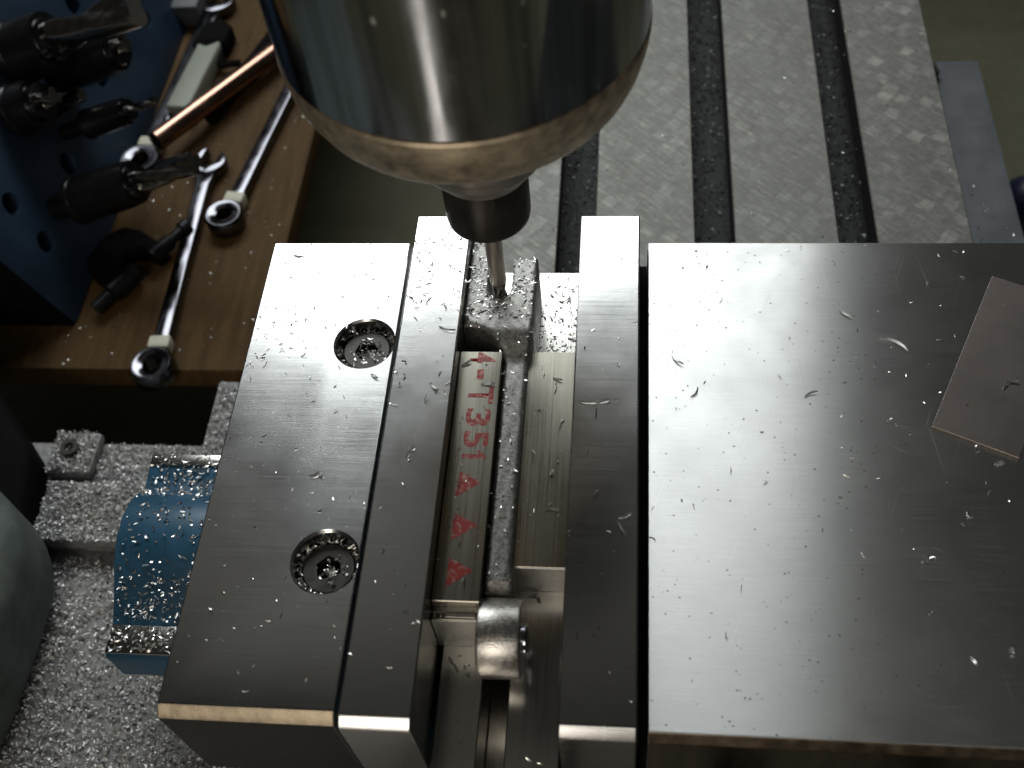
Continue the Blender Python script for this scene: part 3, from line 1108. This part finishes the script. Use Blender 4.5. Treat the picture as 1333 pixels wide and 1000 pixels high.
def rect(n, x0, x1, y0, y1, z, clump=0.0, cs=4.0):
    p = np.stack([rng.uniform(x0, x1, n), rng.uniform(y0, y1, n), np.full(n, z)], 1)
    if clump > 0:
        m = int(n * clump)
        cc = np.stack([rng.uniform(x0, x1, 12), rng.uniform(y0, y1, 12)], 1)
        ch = rng.integers(0, 12, m)
        p[:m, 0] = np.clip(cc[ch, 0] + rng.normal(0, cs, m), x0, x1)
        p[:m, 1] = np.clip(cc[ch, 1] + rng.normal(0, cs, m), y0, y1)
    return p


# dense carpet on the saddle
P = np.concatenate([
    rect(21000, -186, -64, -175, -48, -95), rect(4200, -190, -151, -45.5, -25, -88), rect(900, -150, -97, -48, -24, -95),
    rect(2600, -180, -97, -24, -6, -95), rect(620, -195, -181, -19.5, -4, -90.5), rect(1500, -145.5, -97, -5, 20, -95)])
P[:, 2] += rng.uniform(0, 1.2, len(P))
chips('saddle_chips', 'carpet of small aluminium chips covering the machine saddle', P, (0.7, 2.0), (0.3, 0.75), mat='dull_chip', tilt=0.5)


def housing_z(y):
    pr_ = sorted([(-95, -50.4), (-86.6, -50.4), (-82, -48), (-77.8, -45.1), (-73, -41.6), (-67.5, -39.3), (-61, -39.0), (-55, -41), (-50.5, -44.8), (-48, -46.5), (-42, -45), (-38, -45)])
    return np.interp(y, [a for a, _ in pr_], [b for _, b in pr_])


yy = np.concatenate([rng.uniform(-94, -87, 230), rng.uniform(-86, -76, 260), rng.uniform(-86, -48, 260), rng.uniform(-52, -38.5, 330)])
P = np.stack([rng.uniform(-136, -97.5, len(yy)), yy, housing_z(yy)], 1)
chips('housing_chips', 'bright aluminium chips sprinkled over the blue screw housing', P, (0.9, 2.6), (0.25, 0.6), tilt=0.3)
# T slots
P = np.concatenate([rect(1300, a - 1, b + 1, 5, 260, zt - 18.8) for a, b in slots])
P[:, 2] += rng.uniform(0, 2.5, len(P))
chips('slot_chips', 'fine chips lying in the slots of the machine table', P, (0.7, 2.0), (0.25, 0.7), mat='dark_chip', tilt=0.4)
P = np.concatenate([rect(90, -58, 104, 60, 250, zt), rect(40, 108, 128, 60, 110, -85, 0.6)])
chips('table_chips', 'stray chips scattered on the machine table', P, (0.5, 1.6), (0.2, 0.5))
# loose specks on the vise
P = np.concatenate([
    rect(80, -96, -61.8, -123, -1, 0, 0.4, 8), rect(110, -96, -61.8, -40, -1, 0, 0.5, 5), rect(45, -57, -44.5, -126, -1, 10, 0.4, 5), rect(110, -57, -44.5, -30, -1, 10, 0.5, 4),
    rect(26, -16, -3, -126, -1, 10, 0.4, 5), rect(60, 1, 95, -123, -1, 0, 0.3, 9), rect(75, 42, 95, -80, -20, 0, 0.5, 9), rect(20, -42, -18, -148, -105, zb),
    rect(25, -43, -35, -99, -40, ZL), rect(22, -27.5, -17, -90, -36, 0)])
chips('vise_chips', 'tiny loose chips scattered over the steel vise tops', P, (0.4, 2.2), (0.12, 0.40), tilt=0.3)
P = np.concatenate([rect(170, -27, -17, -33, -1, zb, 0.6, 2.2)])
chips('bed_chips', 'chips gathered on the vise bed behind the plain bar', P, (0.6, 2.0), (0.2, 0.5), tilt=0.2)
pp_ = []
while len(pp_) < 330:
    x, y = rng.uniform(-43.3, -27.2), (rng.uniform(-97, -3) if rng.random() < 0.4 else rng.uniform(-29, -3))
    if inside(np.array((x, y))):
        pp_.append((x, y, lever_z(x, y)))
chips('lever_chips', 'wet looking chips stuck on top of the forked lever', pp_, (0.5, 2.1), (0.15, 0.45), tilt=0.2)
P = []
for (hx_, hy_), zt_, n_, pc in ((holes[0], -2.9, 260, 0.5), (holes[1], -3.4, 220, 0.25)):
    for k in range(n_):
        a = rng.uniform(0, 6.28)
        if rng.random() < pc:
            r_ = abs(rng.normal(0, 2.2)) % 5.2
            P.append((hx_ + 0.6 + r_ * math.cos(a), hy_ - 0.8 + r_ * math.sin(a), zt_ - (1.2 if r_ < 2.4 else 0)))
        else:
            r_ = rng.uniform(6.0, 6.9)
            P.append((hx_ + r_ * math.cos(a), hy_ + r_ * math.sin(a), zt_ - rng.uniform(0.2, 1.5)))
chips('counterbore_chips', 'chips packed into the two screw counterbores', P, (0.6, 1.9), (0.25, 0.6), tilt=0.35)
P = np.concatenate([rect(60, -43, -36, -38, -34, -3)])
chips('pocket_chips', 'chips lying in the pocket under the lever head', P, (0.8, 2.0), (0.3, 0.6), tilt=0.5)
P = rect(260, -225, -143, 38, 200, SH)
chips('shelf_chips', 'sparse chips dusted over the wooden shelf', P, (0.4, 1.4), (0.2, 0.5))


def curl_bm(bm, x, y, z, length, width, yaw, k):
    n = 9
    rows = []
    rz = Matrix.Rotation(yaw, 3, 'Z')
    for i in range(n + 1):
        s = i / n - 0.5
        a = k * s
        kk = k if abs(k) > 1e-3 else 1e-3
        p = Vector((math.sin(a) / kk * length, (1 - math.cos(a)) / kk * length, 0.12 + 0.35 * (s + 0.5) * (0.6 + 0.4 * math.sin(5 * s))))
        nn = Vector((-math.sin(a), math.cos(a), 0))
        w_ = width * (1 - 0.8 * abs(2 * s) ** 2.5) * 0.5
        rows.append([bm.verts.new((rz @ (p + nn * w_ * sg + Vector((0, 0, h_ + (0.12 if sg > 0 else 0)))) + Vector((x, y, z))) * S)
                     for sg, h_ in ((-1, 0), (1, 0), (1, 0.12), (-1, 0.12))])
    for a, b in zip(rows, rows[1:]):
        for j in range(4):
            bm.faces.new((a[j], a[(j + 1) % 4], b[(j + 1) % 4], b[j]))
    bm.faces.new(rows[0])
    bm.faces.new(rows[-1])
    return bm


def curl(label, z, *pieces):
    bm = bmesh.new()
    for p in pieces:
        curl_bm(bm, p[0], p[1], z, *p[2:])
    o = link('metal_curl', to_mesh(bm, 'metal_curl'), MAT['chip'], None, 40)
    return tag(o, label, 'metal chip', 'single curled chips on the vise')


curl('longest curled chip on the right jaw, left of the steel sheet', 0, (57.1, -30.9, 7.4, .7, -0.62, -1.1))
curl('broad bright chip just below the corner of the steel sheet', 0, (74.9, -63.1, 2.4, 1.0, .3, 1.2))
curl('curled chip lying on top of the steel sheet', 0.65, (81.2, -42.2, 2.6, .5, 0.1, -.5), (79.2, -43.2, 2.2, .5, 0.95, -.3))
curl('curved chip near the left edge of the right jaw', 0, (6.4, -36.5, 5, .5, -1.0, 1.2))
curl('thin curved chip close to the back edge of the right jaw', 0, (46.8, -23.1, 4.2, .5, -.6, .8))
curl('hooked dark chip in the bright middle of the right jaw', 0, (36.4, -45.7, 3.6, .5, .5, -1.2))
curl('ring shaped chip in the dark front corner of the right jaw', 0, (70.2, -105.3, 2.8, .5, 1.5, 3.6))
curl('short bright chip in the dark middle of the right jaw', 0, (56.2, -86.3, 1.8, .7, .6, 1))
curl('short slanted chip left of the ring shaped chip', 0, (62.1, -107.4, 2.2, .6, -1.1, .5))
curl('small looped chip in the upper bright part of the right jaw', 0, (11, -46.1, 3.4, .4, 1.0, 1.5))
curl('Y shaped chip on the tall jaw plate beside the plain bar', 10, (-13.0, -55.6, 4.0, .5, -.05, .4), (-9.8, -55.3, 3.0, .5, .35, -.4), (-11.3, -58.5, 2.6, .4, 1.5, .2))
curl('sharply kinked chip on the tall jaw plate beside the plain bar', 10, (-4.6, -83.2, 3.2, .5, .5, .5), (-5.6, -86.0, 4.0, .5, -1.1, .5))
curl('short upright chip nearest the front on the right tall jaw plate', 10, (-10.4, -108.5, 2.4, .6, 1.4, .3))
curl('long curved chip on the tall jaw plate by the lever head', 10, (-46.4, -36.1, 4.4, .5, -.3, .8))
curl('thick slanted chip on the tall jaw plate beside the stamped T', 10, (-47.6, -52.3, 3.2, .6, -.8, .5))
curl('crumpled bright chip on the tall jaw plate beside the stamped 5', 10, (-50.8, -68.4, 2.0, .8, .2, 1.5), (-51.4, -70.0, 1.2, .6, 1.2, .3))
curl('short fat chip just in front of the rear screw hole', 0, (-64.4, -42.6, 2.4, .7, -.6, .2))
curl('crumpled bright chip between the two screw holes', 0, (-74.1, -69.9, 2.8, .8, .4, 1.5), (-72.8, -69.6, 1.6, .9, -.8, 1.0))
curl('dark thin chip near the far left corner of the screwed block', 0, (-89.6, -5, 3.6, .5, -.2, .5))
curl('longest of the chips on the bed left of the lever eye', zb, (-40.9, -107.0, 2.0, .6, -.9, .1), (-39.6, -108.6, 1.8, .6, -1.0, .1))
curl('fat chip on the bed touching the left side of the lever eye', zb, (-37.4, -109.2, 2.8, .9, -1.1, .3))
curl('crumpled chip at the foot of the plain bar', zb, (-24.3, -91.9, 2.2, .8, .3, 1.4), (-23.2, -92.6, 1.6, .7, -1, .4))
curl('bright chip beside the stamped dash on the lettered bar', ZL, (-36.4, -47.4, 3.2, .7, .0, -.2))
curl('bright chip near the far end of the lettered bar', ZL, (-41.9, -41.8, 2.6, .7, .6, .3))
curl('wavy chip near the far end of the plain bar', 0, (-20.8, -42.8, 2.4, .5, -.3, .4))
curl('arched chip towards the near end of the plain bar', 0, (-20.6, -76.6, 3.8, .5, .1, -1.3))
